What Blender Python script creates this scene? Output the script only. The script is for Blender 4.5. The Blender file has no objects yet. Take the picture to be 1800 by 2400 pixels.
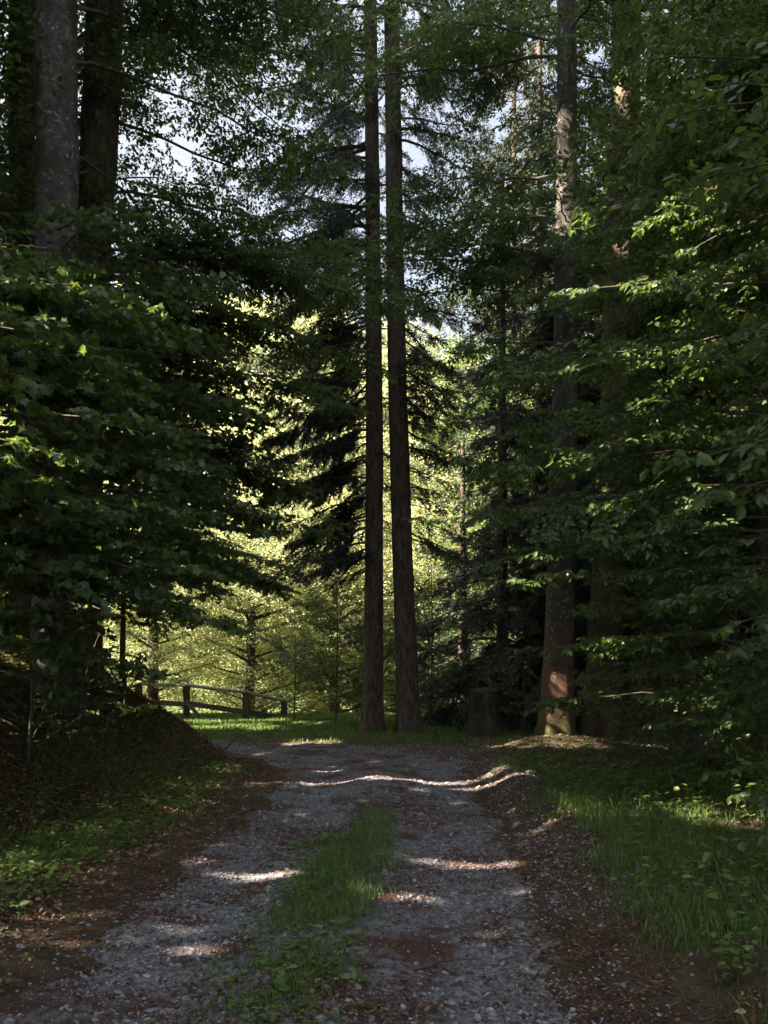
import bpy, math
import numpy as np
from mathutils import Vector

# ------------------------------------------------------------------ camera, sky, sun, exposure
scene = bpy.context.scene
COL = scene.collection
R = math.radians
CAMH, F, CX, HZ = 1.6, 2000.0, 900.0, 1560.0      # focal length and horizon in photo pixels (1800 x 2400)
cam_d = bpy.data.cameras.new("camera")
cam = bpy.data.objects.new("camera", cam_d)
COL.objects.link(cam)
cam.location = (0, 0, CAMH)
cam.rotation_euler = (R(90), 0, 0)
cam_d.sensor_fit = 'VERTICAL'
cam_d.sensor_height = 36
cam_d.lens = 30.0
cam_d.shift_y = 0.15
cam_d.clip_start = 0.05
cam_d.clip_end = 2000
scene.camera = cam

SUN = np.array([-0.81, -0.217, 0.545]); SUN /= np.linalg.norm(SUN)
elev = math.asin(SUN[2]); azim = math.atan2(SUN[0], SUN[1])
world = bpy.data.worlds.new("World"); scene.world = world; world.use_nodes = True
wn = world.node_tree.nodes; wl = world.node_tree.links
sky = wn.new('ShaderNodeTexSky'); sky.sky_type = 'NISHITA'; sky.sun_disc = False
sky.sun_elevation = elev; sky.sun_rotation = azim % (2 * math.pi)
sky.air_density = 1.3; sky.dust_density = 3.0; sky.ozone_density = 1.4
cn = wn.new('ShaderNodeTexNoise'); cn.inputs['Scale'].default_value = 2.2; cn.inputs['Detail'].default_value = 6     # thin bright cloud
cr = wn.new('ShaderNodeMapRange'); cr.inputs[1].default_value = .3; cr.inputs[2].default_value = .65; cr.inputs[3].default_value = .6; cr.inputs[4].default_value = .95
wtc = wn.new('ShaderNodeTexCoord'); wl.new(wtc.outputs['Generated'], cn.inputs['Vector']); wl.new(cn.outputs['Fac'], cr.inputs[0])
cm = wn.new('ShaderNodeMix'); cm.data_type = 'RGBA'; cm.clamp_result = False; wl.new(cr.outputs[0], cm.inputs[0]); wl.new(sky.outputs[0], cm.inputs[6]); cm.inputs[7].default_value = (1.25, 1.29, 1.42, 1)
# sky dimmed ahead, brightened behind the camera and sunward as added fill light
vd = wn.new('ShaderNodeVectorMath'); vd.operation = 'DOT_PRODUCT'; wl.new(wtc.outputs['Generated'], vd.inputs[0]); vd.inputs[1].default_value = (-.55, -.75, .36)
vr = wn.new('ShaderNodeMapRange'); vr.inputs[1].default_value = -.55; vr.inputs[2].default_value = .6; vr.inputs[3].default_value = .72; vr.inputs[4].default_value = 1.5
wl.new(vd.outputs['Value'], vr.inputs[0]); vm = wn.new('ShaderNodeVectorMath'); vm.operation = 'SCALE'
wl.new(cm.outputs[2], vm.inputs[0]); wl.new(vr.outputs[0], vm.inputs['Scale']); wl.new(vm.outputs[0], wn['Background'].inputs[0])
wn['Background'].inputs[1].default_value = 0.08

sl = bpy.data.lights.new("sun", 'SUN'); sl.energy = 5.0; sl.angle = R(0.5); sl.color = (1.0, 0.88, 0.72)
so = bpy.data.objects.new("sun", sl); COL.objects.link(so)
so.rotation_euler = Vector(SUN).to_track_quat('Z', 'Y').to_euler()

vs = scene.view_settings
vs.view_transform = 'Standard'; vs.look = 'None'; vs.gamma = 1; vs.exposure = 3.3
cy = scene.cycles
HAZE = 0.0003
cy.max_bounces = 8; cy.diffuse_bounces = 5; cy.glossy_bounces = 2; cy.transmission_bounces = 4
cy.transparent_max_bounces = 4; cy.caustics_reflective = False; cy.caustics_refractive = False
cy.use_denoising = True; cy.use_adaptive_sampling = True; cy.adaptive_threshold = 0.015

rng = np.random.default_rng(11)
def W(px, py, d):                                   # a photo pixel at a distance, as a world point
    return np.array([(px - CX) / F * d, d, CAMH + (HZ - py) / F * d])
def Q(px, py, d):                                   # the same for the 1659-wide view of the photo
    return W(px * 1.085, py * 1.085, d)

# ------------------------------------------------------------------ noise
_h = np.random.default_rng(5).random((256, 256))
def vnoise(x, y):
    x = np.asarray(x, float); y = np.asarray(y, float)
    xi = np.floor(x).astype(int); yi = np.floor(y).astype(int)
    fx = x - xi; fy = y - yi
    fx = fx * fx * (3 - 2 * fx); fy = fy * fy * (3 - 2 * fy)
    a = _h[xi % 256, yi % 256]; b = _h[(xi + 1) % 256, yi % 256]
    c = _h[xi % 256, (yi + 1) % 256]; d = _h[(xi + 1) % 256, (yi + 1) % 256]
    return (a * (1 - fx) + b * fx) * (1 - fy) + (c * (1 - fx) + d * fx) * fy - 0.5
def fbm(x, y, o=4):
    s = 0; a = 1.0
    for i in range(o):
        s = s + a * vnoise(x * 2 ** i + 17.3 * i, y * 2 ** i + 9.1 * i); a *= 0.5
    return s
def sstep(a, b, x):
    t = np.clip((x - a) / (b - a), 0, 1); return t * t * (3 - 2 * t)

# ------------------------------------------------------------------ terrain
ROAD = np.array([(-0.5, -6), (-0.30, 4), (-0.12, 7), (0.05, 11), (-0.05, 13.6), (-0.9, 15.6), (-3.2, 16.7), (-8, 17.2), (-18, 18)], float)
def road_dist(x, y):
    best = np.full(np.shape(x), 1e9); side = np.zeros(np.shape(x))
    for a, b in zip(ROAD[:-1], ROAD[1:]):
        ab = b - a; t = np.clip(((x - a[0]) * ab[0] + (y - a[1]) * ab[1]) / (ab @ ab), 0, 1)
        dx = x - a[0] - t * ab[0]; dy = y - a[1] - t * ab[1]
        d = np.hypot(dx, dy); s = np.sign(ab[1] * dx - ab[0] * dy)
        m = d < best
        best = np.where(m, d, best); side = np.where(m, s, side)
    return best, side                                # side > 0: right of the road
def ground_h(x, y):
    x = np.asarray(x, float); y = np.asarray(y, float)
    d, s = road_dist(x, y)
    z = 0.05 * fbm(x * 0.8, y * 0.8) + 0.02 * fbm(x * 5, y * 5, 3)
    toe = np.interp(y, [-8, 4, 8, 12, 15.5], [-4.6, -3.9, -3.3, -2.75, -2.45])
    u = np.maximum(toe - x, 0)
    rise = 0.95 * u * u / (u + 0.5)
    rise = 4.0 * (1 - np.exp(-1.05 * rise / 4.0))
    nose = 1 - sstep(14.6, 16.2 + 0.4 * np.clip(-x - 3, 0, 4) * 0, y)
    z = z + rise * nose * (1 + 0.18 * fbm(x * 1.1, y * 1.1, 3)) 
    # ruts and crown of the road, lip at its right edge
    on = np.exp(-(d / 1.7) ** 6)
    z = z + on * (-0.06 * np.exp(-((d - 0.85) / 0.4) ** 2) + 0.02 * np.exp(-(d / 0.35) ** 2))
    lip = np.exp(-((d - 1.75) / 0.28) ** 2) * (s > 0) * sstep(5.5, 7.5, y) * (1 - sstep(12.5, 14.5, y))
    z = z + lip * (0.14 + 0.07 * fbm(x * 1.5, y * 1.5, 2)) + 0.08 * sstep(1.5, 2.2, d) * (s > 0)
    z = z + 0.30 * np.exp(-((x - 3.1) ** 2 + (y - 15.2) ** 2) / 1.6)
    z = z + 0.02 * np.clip(x - 4, 0, 40)
    z = z - 3.0 * sstep(26, 40, y) + 34 * sstep(64, 150, y)
    return z

# ------------------------------------------------------------------ mesh helpers
class Geo:
    def __init__(self): self.v = []; self.f = []; self.n = 0
    def add(self, v, f, rnd=None, mat=0):
        f = np.asarray(f)
        if len(f) == 0: return
        if rnd is None: rnd = np.full(len(f), 0.5)
        self.v.append(np.asarray(v, np.float32)); self.f.append((f + self.n, np.asarray(rnd, np.float32), mat)); self.n += len(v)
    def build(self, name, mats, parent=None, loc=None, smooth=False):
        me = bpy.data.meshes.new(name)
        v = np.concatenate(self.v) if self.v else np.zeros((0, 3), np.float32)
        if loc is not None: v = v - np.asarray(loc, np.float32)
        me.vertices.add(len(v)); me.vertices.foreach_set("co", v.ravel())
        loops = np.concatenate([f.ravel() for f, _, _ in self.f]).astype(np.int32)
        tot = np.concatenate([np.full(len(f), f.shape[1]) for f, _, _ in self.f]).astype(np.int32)
        start = np.concatenate([[0], np.cumsum(tot)[:-1]]).astype(np.int32)
        me.loops.add(len(loops)); me.loops.foreach_set("vertex_index", loops)
        me.polygons.add(len(tot)); me.polygons.foreach_set("loop_start", start); me.polygons.foreach_set("loop_total", tot)
        if not isinstance(mats, (list, tuple)): mats = [mats]
        for m in mats: me.materials.append(m)
        mi = np.concatenate([np.full(len(f), m) for f, _, m in self.f]).astype(np.int32)
        me.polygons.foreach_set("material_index", mi)
        me.update(calc_edges=True)
        a = me.attributes.new("rnd", 'FLOAT', 'FACE'); a.data.foreach_set("value", np.concatenate([r for _, r, _ in self.f]))
        me.polygons.foreach_set("use_smooth", np.full(len(tot), smooth))
        ob = bpy.data.objects.new(name, me); COL.objects.link(ob)
        if parent is not None: ob.parent = parent
        elif loc is not None: ob.location = loc
        return ob
def norm(a): return a / np.maximum(np.linalg.norm(a, axis=-1, keepdims=True), 1e-9)
def tubes(P, Rad, sides=4, bump=None):
    """P (n,K,3), Rad (n,K) -> verts, quads"""
    n, K, _ = P.shape
    T = norm(np.gradient(P, axis=1))
    ref = np.where(np.abs(T[..., 2:3]) > 0.8, np.array([1.0, 0, 0]), np.array([0, 0, 1.0]))
    m = np.abs(T[:, :, 2].mean(1)) > 0.7
    ref = np.where(m[:, None, None], np.array([1.0, 0, 0]), np.array([0, 0, 1.0])) * np.ones_like(T)
    u = norm(np.cross(T, ref)); v = np.cross(T, u)
    a = np.arange(sides) / sides * 2 * np.pi
    ring = u[:, :, None] * np.cos(a)[None, None, :, None] + v[:, :, None] * np.sin(a)[None, None, :, None]
    rr = Rad[:, :, None, None] * np.ones((1, 1, sides, 1))
    if bump is not None: rr = rr * bump(np.arange(K)[None, :, None], a[None, None, :])[..., None]
    V = P[:, :, None] + ring * rr
    i = np.arange(n)[:, None, None] * K * sides; k = np.arange(K - 1)[None, :, None] * sides; s = np.arange(sides)[None, None, :]
    s2 = (s + 1) % sides
    Fq = np.stack([i + k + s, i + k + s2, i + k + sides + s2, i + k + sides + s], -1).reshape(-1, 4)
    return V.reshape(-1, 3), Fq[:, ::-1]

def maple():
    pts = [(0, 0), (.20, .02), (.42, -.04), (.36, .16), (.58, .42), (.30, .42), (.26, .62), (.10, .66), (0, 1.0)]
    pts = pts + [(-x, y) for x, y in pts[-2:0:-1]]
    v = np.array([(x, y, 0.10 * abs(x) - 0.10 * y * y) for x, y in pts]); n = len(v)
    return v, [np.array([[0, 1, 2, 3, 4, 5, 6, 7, 8]]), np.array([[0, 8, 9, 10, 11, 12, 13, 14, 15]])]
LEAF = {
    'oval': (np.array([(0, 0, 0), (.24, .22, .05), (.27, .58, .03), (0, 1, -.10), (-.27, .58, .03), (-.24, .22, .05)]), [np.array([[0, 1, 2, 3], [0, 3, 4, 5]])]),
    'quad': (np.array([(0, 0, 0), (.30, .45, .04), (0, 1, -.05), (-.30, .45, .04)]), [np.array([[0, 1, 2, 3]])]),
    'needle': (np.array([(0, 0, 0), (.11, .35, 0), (0, 1, -.05), (-.11, .35, 0)]), [np.array([[0, 1, 2, 3]])]),
    'maple': maple(),
}
# ---- gaps in the canopy: lines of sight from sunlit spots to the sun
GAPS = []
def gap(p, r, s0=0.8): GAPS.append((np.asarray(p, float), r, s0))
def keep(P, m=0.0):
    k = np.ones(len(P), bool); stray = rng.random(len(P)) > np.where(np.mean(m) > .04, .0, .05)
    for g, r, s0 in GAPS:
        d = P - g; s = d @ SUN; q = np.linalg.norm(d - s[:, None] * SUN, axis=1)
        k &= ~((s > s0) & (q < r + m) & stray)
    return k
def put(geo, kind, P, D, N, S, rnd=None, mat=0, cut=True):
    """leaves: base P, direction D, normal N, size S"""
    if rnd is None: rnd = rng.random(len(P))
    if cut:
        k = keep(P + norm(D) * S[:, None] * .5, S * .22); P, D, N, S, rnd = P[k], D[k], N[k], S[k], rnd[k]
    if not len(P): return
    tv, tf = LEAF[kind]; D = norm(D); X = norm(np.cross(D, N)); Z = np.cross(X, D)
    V = P[:, None] + S[:, None, None] * (tv[None, :, 0:1] * X[:, None] + tv[None, :, 1:2] * D[:, None] + tv[None, :, 2:3] * Z[:, None])
    base = np.arange(len(P))[:, None, None] * len(tv)
    first = True
    for f in tf:
        ff = (f[None] + base).reshape(-1, f.shape[1])
        if first: geo.add(V.reshape(-1, 3), ff, np.repeat(rnd, len(f)), mat); first = False; n0 = geo.n
        else: geo.f.append((ff + n0 - len(P) * len(tv), np.repeat(rnd, len(f)).astype(np.float32), mat))
def spawn(P0, D, L, N, spacing, ang, ratio, droop=0.12, t0=0.08, jit=0.12, taper=0.65):
    m = np.maximum((L * (1 - t0) / spacing).astype(int), 1)
    idx = np.repeat(np.arange(len(L)), m)
    k = np.arange(len(idx)) - np.repeat(np.cumsum(m) - m, m)
    t = t0 + (1 - t0) * (k + rng.random(len(k)) * 0.6 + .2) / m[idx]
    side = np.where(k % 2 == 0, 1.0, -1.0)
    Pp = P0[idx] + D[idx] * (L[idx] * t)[:, None]; Pp[:, 2] -= droop * (L[idx] * t) ** 2
    a = ang + rng.normal(0, 0.15, len(k))
    X = norm(np.cross(N[idx], D[idx]))
    d = D[idx] * np.cos(a)[:, None] + X * (side * np.sin(a))[:, None] + rng.normal(0, jit, (len(k), 3))
    d[:, 2] -= 2 * droop * L[idx] * t * 0.6
    l = L[idx] * ratio * (1 - taper * t) * rng.uniform(0.6, 1.15, len(k))
    return Pp, norm(d), l, N[idx], t
def seg_tubes(geo, P, D, L, r0, droop=0.12, mat=1, K=3, sides=3, r1=0.35):
    t = np.linspace(0, 1, K)
    p = P[:, None] + D[:, None] * (L[:, None] * t)[..., None]; p[..., 2] -= droop * (L[:, None] * t) ** 2
    r = r0[:, None] * (1 - (1 - r1) * t)
    v, f = tubes(p, r, sides); geo.add(v, f, None, mat)

DENS = 1.9
def bough(leaf, wood, o, d, L, kind='oval', size=0.07, droop=0.06, tilt=0.55, dens=1.0, sub=True, r0=None, lobe=0.42, roll=0.0, rise=0.0):
    """one flat layered bough of a broadleaf tree"""
    o = np.asarray(o, float); d = norm(np.asarray(d, float)); K = 9
    t = np.linspace(0, 1, K)
    P = o + d * (L * t)[:, None]; P[:, 2] += rise * L * t - (droop * L) * t ** 2 * 1.5
    P[1:] += np.cumsum(rng.normal(0, 0.015 * L, (K - 1, 3)), 0)
    if r0 is None: r0 = 0.0055 * L ** 1.1 + 0.003; dens = dens * DENS
    v, f = tubes(P[None], (r0 * (1 - 0.85 * t))[None], 6); wood.add(v, f, None, 1)
    N = norm(np.array([rng.normal(0, .12), rng.normal(0, .12), 1.0]) + roll * np.cross(d, [0, 0, 1.]))
    A = P[:-1]; B = P[1:]; sd = norm(B - A); sl = np.linalg.norm(B - A, axis=1)
    n1 = max(int(L / 0.16 * dens ** .5), 4)
    tt = np.sort(rng.uniform(0.12, 0.99, n1)); seg = np.minimum((tt * (K - 1)).astype(int), K - 2); fr = tt * (K - 1) - seg
    P1 = A[seg] * (1 - fr)[:, None] + B[seg] * fr[:, None]; D0 = sd[seg]
    side = np.where(np.arange(n1) % 2 == 0, 1., -1.); X = norm(np.cross(np.tile(N, (n1, 1)), D0))
    a = rng.normal(0.9, 0.15, n1)
    D1 = norm(D0 * np.cos(a)[:, None] + X * (side * np.sin(a))[:, None] + rng.normal(0, .10, (n1, 3)))
    L1 = np.minimum(L * lobe, 1.7) * (1.05 - 0.75 * tt) * np.minimum(1, 0.5 + 2.0 * tt) * rng.uniform(.6, 1.2, n1)
    N1 = np.tile(N, (n1, 1)) + rng.normal(0, .12, (n1, 3))
    # add the leading shoot
    P1 = np.vstack([P1, P[-2]]); D1 = np.vstack([D1, sd[-1]]); L1 = np.append(L1, sl[-1] * 1.2); N1 = np.vstack([N1, N])
    N1 = norm(N1)
    seg_tubes(wood, P1, D1, L1, 0.002 + 0.003 * L1, mat=1)
    sets = [(P1, D1, L1, N1)]
    if sub:
        P2, D2, L2, N2, _ = spawn(P1, D1, L1, N1, 0.13 / dens ** .5, 0.85, 0.45)
        seg_tubes(wood, P2, D2, L2, 0.0014 + 0 * L2, mat=1, K=2); sets.append((P2, D2, L2, N2))
    for (p, dd, l, nn) in sets:
        Pl, Dl, _, Nl, _ = spawn(p, dd, l, nn, size * 0.62 / dens ** .5, 0.9, 1.0, jit=0.22, t0=0.05)
        nrm = Nl + rng.normal(0, tilt, Nl.shape)
        Dl = Dl + np.array([0, 0, -1]) * rng.uniform(0, .8, len(Pl))[:, None]
        put(leaf, kind, Pl, Dl, nrm, size * rng.uniform(.6, 1.25, len(Pl)))

def trunk_geo(wood, pts, rad, sides=26, rough=0.05, flare=0.5, K=90, seed=0, flare_h=0.7):
    pts = np.asarray(pts, float); rad = np.asarray(rad, float)
    s = np.concatenate([[0], np.cumsum(np.linalg.norm(np.diff(pts, axis=0), axis=1))])
    q = (np.linspace(0, 1, K) ** 1.5) * s[-1]
    P = np.stack([np.interp(q, s, pts[:, i]) for i in range(3)], 1)
    # smooth the polyline
    for _ in range(6): P[1:-1] = (P[:-2] + 2 * P[1:-1] + P[2:]) / 4
    r = np.interp(q, s, rad)
    th = np.arange(sides) / sides * 2 * np.pi
    def b(k, a):
        qq = q[k]; c = np.cos(a); sn = np.sin(a)
        n = rough * (fbm(c * 2 + seed * 3.1 + 20, sn * 2 + qq * 0.9, 3)) + rough * 0.6 * fbm(a * 4 + seed, qq * 3.5, 2)
        fl = flare * np.exp(-qq / flare_h) * (1 + 0.5 * np.cos(a * 4 + seed) + 0.35 * np.cos(a * 7 + seed * 2))
        return 1 + 2 * n + fl
    v, f = tubes(P[None], r[None], sides, b); wood.add(v, f, None, 0)
    return lambda z: np.array([np.interp(z, P[:, 2], P[:, i]) for i in range(3)])

# ------------------------------------------------------------------ materials
def nodes(name):
    m = bpy.data.materials.new(name); m.use_nodes = True
    nt = m.node_tree; nt.nodes.clear(); return m, nt, nt.nodes, nt.links
def ramp(N, stops):
    r = N.new('ShaderNodeValToRGB'); e = r.color_ramp.elements
    while len(e) < len(stops): e.new(0.5)
    for i, (p, c) in enumerate(stops): e[i].position = p; e[i].color = (*c, 1)
    return r
def leaf_mat(name, stops, trans=0.45, rough=0.45, tgain=(1.75, 1.6, 0.85), spec=0.5):
    m, nt, N, L = nodes(name)
    at = N.new('ShaderNodeAttribute'); at.attribute_name = 'rnd'
    r = ramp(N, stops); L.new(at.outputs['Fac'], r.inputs[0])
    p = N.new('ShaderNodeBsdfPrincipled'); p.inputs['Roughness'].default_value = rough
    p.inputs['Specular IOR Level'].default_value = spec
    L.new(r.outputs[0], p.inputs['Base Color'])
    t = N.new('ShaderNodeBsdfTranslucent'); mul = N.new('ShaderNodeMix'); mul.data_type = 'RGBA'; mul.blend_type = 'MULTIPLY'
    mul.inputs[0].default_value = 1; L.new(r.outputs[0], mul.inputs[6]); mul.inputs[7].default_value = (*tgain, 1); mul.clamp_result = False
    L.new(mul.outputs[2], t.inputs[0])
    mx = N.new('ShaderNodeMixShader'); mx.inputs[0].default_value = trans
    L.new(p.outputs[0], mx.inputs[1]); L.new(t.outputs[0], mx.inputs[2])
    o = N.new('ShaderNodeOutputMaterial'); L.new(mx.outputs[0], o.inputs[0]); return m
def noise_tex(N, L, scale, detail=6, coord=None, stretch=None, rough=0.6):
    tc = N.new('ShaderNodeTexCoord'); mp = N.new('ShaderNodeMapping')
    L.new(tc.outputs['Object'], mp.inputs[0])
    if stretch: mp.inputs['Scale'].default_value = stretch
    n = N.new('ShaderNodeTexNoise'); n.inputs['Scale'].default_value = scale; n.inputs['Detail'].default_value = detail
    n.inputs['Roughness'].default_value = rough
    L.new(mp.outputs[0], n.inputs['Vector']); return n
def solid_mat(name, stops, scale=8, stretch=None, bump=0.5, bscale=None, rough=0.85, bdist=0.02, over=None, detail=6):
    """noise-coloured rough surface; over = (colour, noise scale, threshold, softness, zmax or None) lays patches on it"""
    m, nt, N, L = nodes(name)
    n = noise_tex(N, L, scale, detail, stretch=stretch); r = ramp(N, stops); L.new(n.outputs['Fac'], r.inputs[0])
    colr = r.outputs[0]
    for ov in (over or []):
        c, sc, th, sf, zmax = ov[:5]
        n2 = noise_tex(N, L, sc, 5, stretch=ov[5] if len(ov) > 5 else None)
        mr = N.new('ShaderNodeMapRange'); mr.inputs[1].default_value = th; mr.inputs[2].default_value = th + sf
        L.new(n2.outputs['Fac'], mr.inputs[0]); fac = mr.outputs[0]
        if zmax is not None:
            tc = N.new('ShaderNodeTexCoord'); sx = N.new('ShaderNodeSeparateXYZ'); L.new(tc.outputs['Object'], sx.inputs[0])
            m2 = N.new('ShaderNodeMapRange'); m2.inputs[1].default_value = zmax; m2.inputs[2].default_value = zmax * 0.15
            L.new(sx.outputs[2], m2.inputs[0])
            ad = N.new('ShaderNodeMath'); ad.operation = 'ADD'; ad.inputs[1].default_value = -0.25
            L.new(m2.outputs[0], ad.inputs[0])
            a2 = N.new('ShaderNodeMath'); a2.operation = 'ADD'; a2.use_clamp = True; L.new(ad.outputs[0], a2.inputs[0]); 
            mm = N.new('ShaderNodeMath'); mm.operation = 'MULTIPLY'; mm.use_clamp = True
            L.new(fac, a2.inputs[1]); L.new(a2.outputs[0], mm.inputs[0]); L.new(m2.outputs[0], mm.inputs[1]); fac = mm.outputs[0]
        mx = N.new('ShaderNodeMix'); mx.data_type = 'RGBA'; L.new(fac, mx.inputs[0]); L.new(colr, mx.inputs[6]); mx.inputs[7].default_value = (*c, 1)
        colr = mx.outputs[2]
    p = N.new('ShaderNodeBsdfPrincipled'); p.inputs['Roughness'].default_value = rough; p.inputs['Specular IOR Level'].default_value = 0.3
    L.new(colr, p.inputs['Base Color'])
    nb = noise_tex(N, L, bscale or scale * 2, 8, stretch=stretch, rough=0.7)
    b = N.new('ShaderNodeBump'); b.inputs['Strength'].default_value = bump; b.inputs['Distance'].default_value = bdist
    L.new(nb.outputs['Fac'], b.inputs['Height']); L.new(b.outputs[0], p.inputs['Normal'])
    o = N.new('ShaderNodeOutputMaterial'); L.new(p.outputs[0], o.inputs[0]); return m
def green_beyond(m, y0, y1, colr):               # meadow and scrub cover the ground past the forest's edge
    nt = m.node_tree; N, L = nt.nodes, nt.links; p = [n for n in N if n.type == 'BSDF_PRINCIPLED'][0]; src = p.inputs['Base Color'].links[0].from_socket
    tc = N.new('ShaderNodeTexCoord'); sx = N.new('ShaderNodeSeparateXYZ'); L.new(tc.outputs['Object'], sx.inputs[0]); mr = N.new('ShaderNodeMapRange')
    mr.inputs[1].default_value = y0; mr.inputs[2].default_value = y1; L.new(sx.outputs[1], mr.inputs[0]); mx = N.new('ShaderNodeMix'); mx.data_type = 'RGBA'
    L.new(mr.outputs[0], mx.inputs[0]); L.new(src, mx.inputs[6]); mx.inputs[7].default_value = (*colr, 1); L.new(mx.outputs[2], p.inputs['Base Color'])
def rnd_mat(name, stops, rough=0.8, spec=0.3):
    m, nt, N, L = nodes(name)
    at = N.new('ShaderNodeAttribute'); at.attribute_name = 'rnd'; r = ramp(N, stops); L.new(at.outputs['Fac'], r.inputs[0])
    p = N.new('ShaderNodeBsdfPrincipled'); p.inputs['Roughness'].default_value = rough; p.inputs['Specular IOR Level'].default_value = spec
    L.new(r.outputs[0], p.inputs['Base Color']); o = N.new('ShaderNodeOutputMaterial'); L.new(p.outputs[0], o.inputs[0]); return m

M_BEECH = leaf_mat('beech_leaf', [(0, (.044, .080, .028)), (.5, (.066, .118, .038)), (1, (.112, .155, .046))])
M_MAPLE = leaf_mat('maple_leaf', [(0, (.044, .084, .034)), (.6, (.070, .126, .042)), (1, (.120, .162, .050))], rough=0.38)
M_SUNNY = leaf_mat('sunlit_leaf', [(0, (.055, .09, .04)), (.5, (.21, .25, .13)), (1, (.50, .51, .34))], trans=0.6, tgain=(2.05, 1.85, 1.5))  # sunlit glow put into the colour: far leaves much paler than the beech
M_SPRUCE = leaf_mat('spruce_needle', [(0, (.016, .030, .016)), (.6, (.024, .042, .020)), (1, (.055, .050, .030))], trans=0.12, rough=0.6)
M_DEADTWIG = solid_mat('twig_wood', [(.3, (.05, .038, .028)), (.7, (.11, .085, .065))], 12, bump=.2)
M_BARK_BEECH = solid_mat('beech_bark', [(.25, (.024, .020, .017)), (.5, (.058, .050, .042)), (.8, (.12, .108, .093))], 5, (1, 1, .8), .7, 26, bdist=.018,
    over=[((.035, .028, .020), 1.6, .50, .10, None, (1, 1, .5)), ((.27, .255, .225), 11, .60, .06, None), ((.030, .024, .016), 3.5, .60, .03, None), ((.13, .062, .036), 4.0, .42, .12, 2.6), ((.045, .045, .014), 3.0, .52, .12, 1.3)])
M_BARK_GREY = solid_mat('grey_lichen_bark', [(.3, (.030, .027, .024)), (.5, (.070, .066, .060)), (.7, (.14, .135, .12))], 9, (1, 1, .8), .8, 26, bdist=.018,
    over=[((.27, .265, .24), 16, .58, .05, None), ((.05, .045, .036), 2.2, .54, .08, None), ((.02, .018, .014), 3.0, .68, .02, None)])
M_BARK_SPRUCE = solid_mat('spruce_bark', [(.32, (.020, .014, .011)), (.48, (.075, .052, .041)), (.6, (.12, .088, .068)), (.75, (.15, .12, .095))], 9, (1.8, 1.8, .45), 1.0, 14, bdist=.05,
    over=[((.06, .075, .02), 3.0, .58, .12, None)])
M_BARK_MOSS = solid_mat('mossy_bark', [(.3, (.030, .022, .016)), (.6, (.09, .06, .04)), (.8, (.17, .12, .09))], 6, (1, 1, .6), .9, 16, bdist=.035,
    over=[((.085, .085, .018), 2.4, .50, .08, None, (1, 1, .5))])
M_GROUND = solid_mat('forest_floor', [(.25, (.028, .022, .012)), (.45, (.055, .040, .022)), (.6, (.10, .062, .038)), (.8, (.035, .045, .014))], 5, None, 1.0, 30, bdist=.03, detail=10)
green_beyond(M_GROUND, 18, 26, (.07, .105, .032))
M_ROAD = solid_mat('road_gravel', [(.30, (.075, .052, .048)), (.45, (.145, .135, .140)), (.58, (.225, .225, .25)), (.8, (.31, .31, .34))], 22, None, 1.0, 60, bdist=.02, detail=10,
    over=[((.085, .042, .033), 1.6, .49, .12, None), ((.07, .034, .027), 7, .55, .10, None)])
M_STONE = rnd_mat('gravel_stone', [(0, (.08, .08, .088)), (.4, (.185, .185, .205)), (.85, (.25, .25, .28)), (1, (.36, .36, .36))], 0.75)
M_LITTER = rnd_mat('fallen_leaf', [(0, (.045, .018, .012)), (.5, (.10, .042, .028)), (.85, (.16, .085, .05)), (1, (.30, .20, .12))], 0.75)
M_LITTER2 = rnd_mat('dry_leaf', [(0, (.055, .032, .018)), (.5, (.15, .090, .046)), (.85, (.26, .165, .085)), (1, (.38, .27, .15))], 0.75)
M_GRASS = leaf_mat('grass_blade', [(0, (.05, .10, .022)), (.6, (.10, .175, .034)), (.9, (.15, .21, .05)), (1, (.26, .23, .11))], trans=.4, rough=.5, tgain=(1.4, 1.4, .7))
M_FENCE = solid_mat('weathered_wood', [(.3, (.055, .040, .028)), (.7, (.13, .10, .078))], 10, (1, 1, .15), .5, 30, bdist=.008)
M_RAIL = solid_mat('silvered_wood', [(.3, (.17, .17, .155)), (.7, (.32, .32, .30))], 10, (.2, 1, 1), .4, 30, bdist=.006)
M_STUMP = solid_mat('rotten_wood', [(.3, (.018, .013, .009)), (.7, (.065, .047, .033))], 8, (1.5, 1.5, .2), 1.0, 16, bdist=.03, over=[((.05, .065, .02), 4, .52, .1, None)])
M_MOSS = solid_mat('moss', [(.3, (.035, .032, .012)), (.7, (.085, .070, .028))], 20, None, 1, 60, bdist=.02)

def tag(o, label=None, cat=None, group=None, kind=None):
    if label: o['label'] = label
    if cat: o['category'] = cat
    if group: o['group'] = group
    if kind: o['kind'] = kind
    return o
def thing(name, loc, label, cat, group=None):
    o = bpy.data.objects.new(name, None); COL.objects.link(o); o.location = loc; o.empty_display_size = .3
    return tag(o, label, cat, group)

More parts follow.
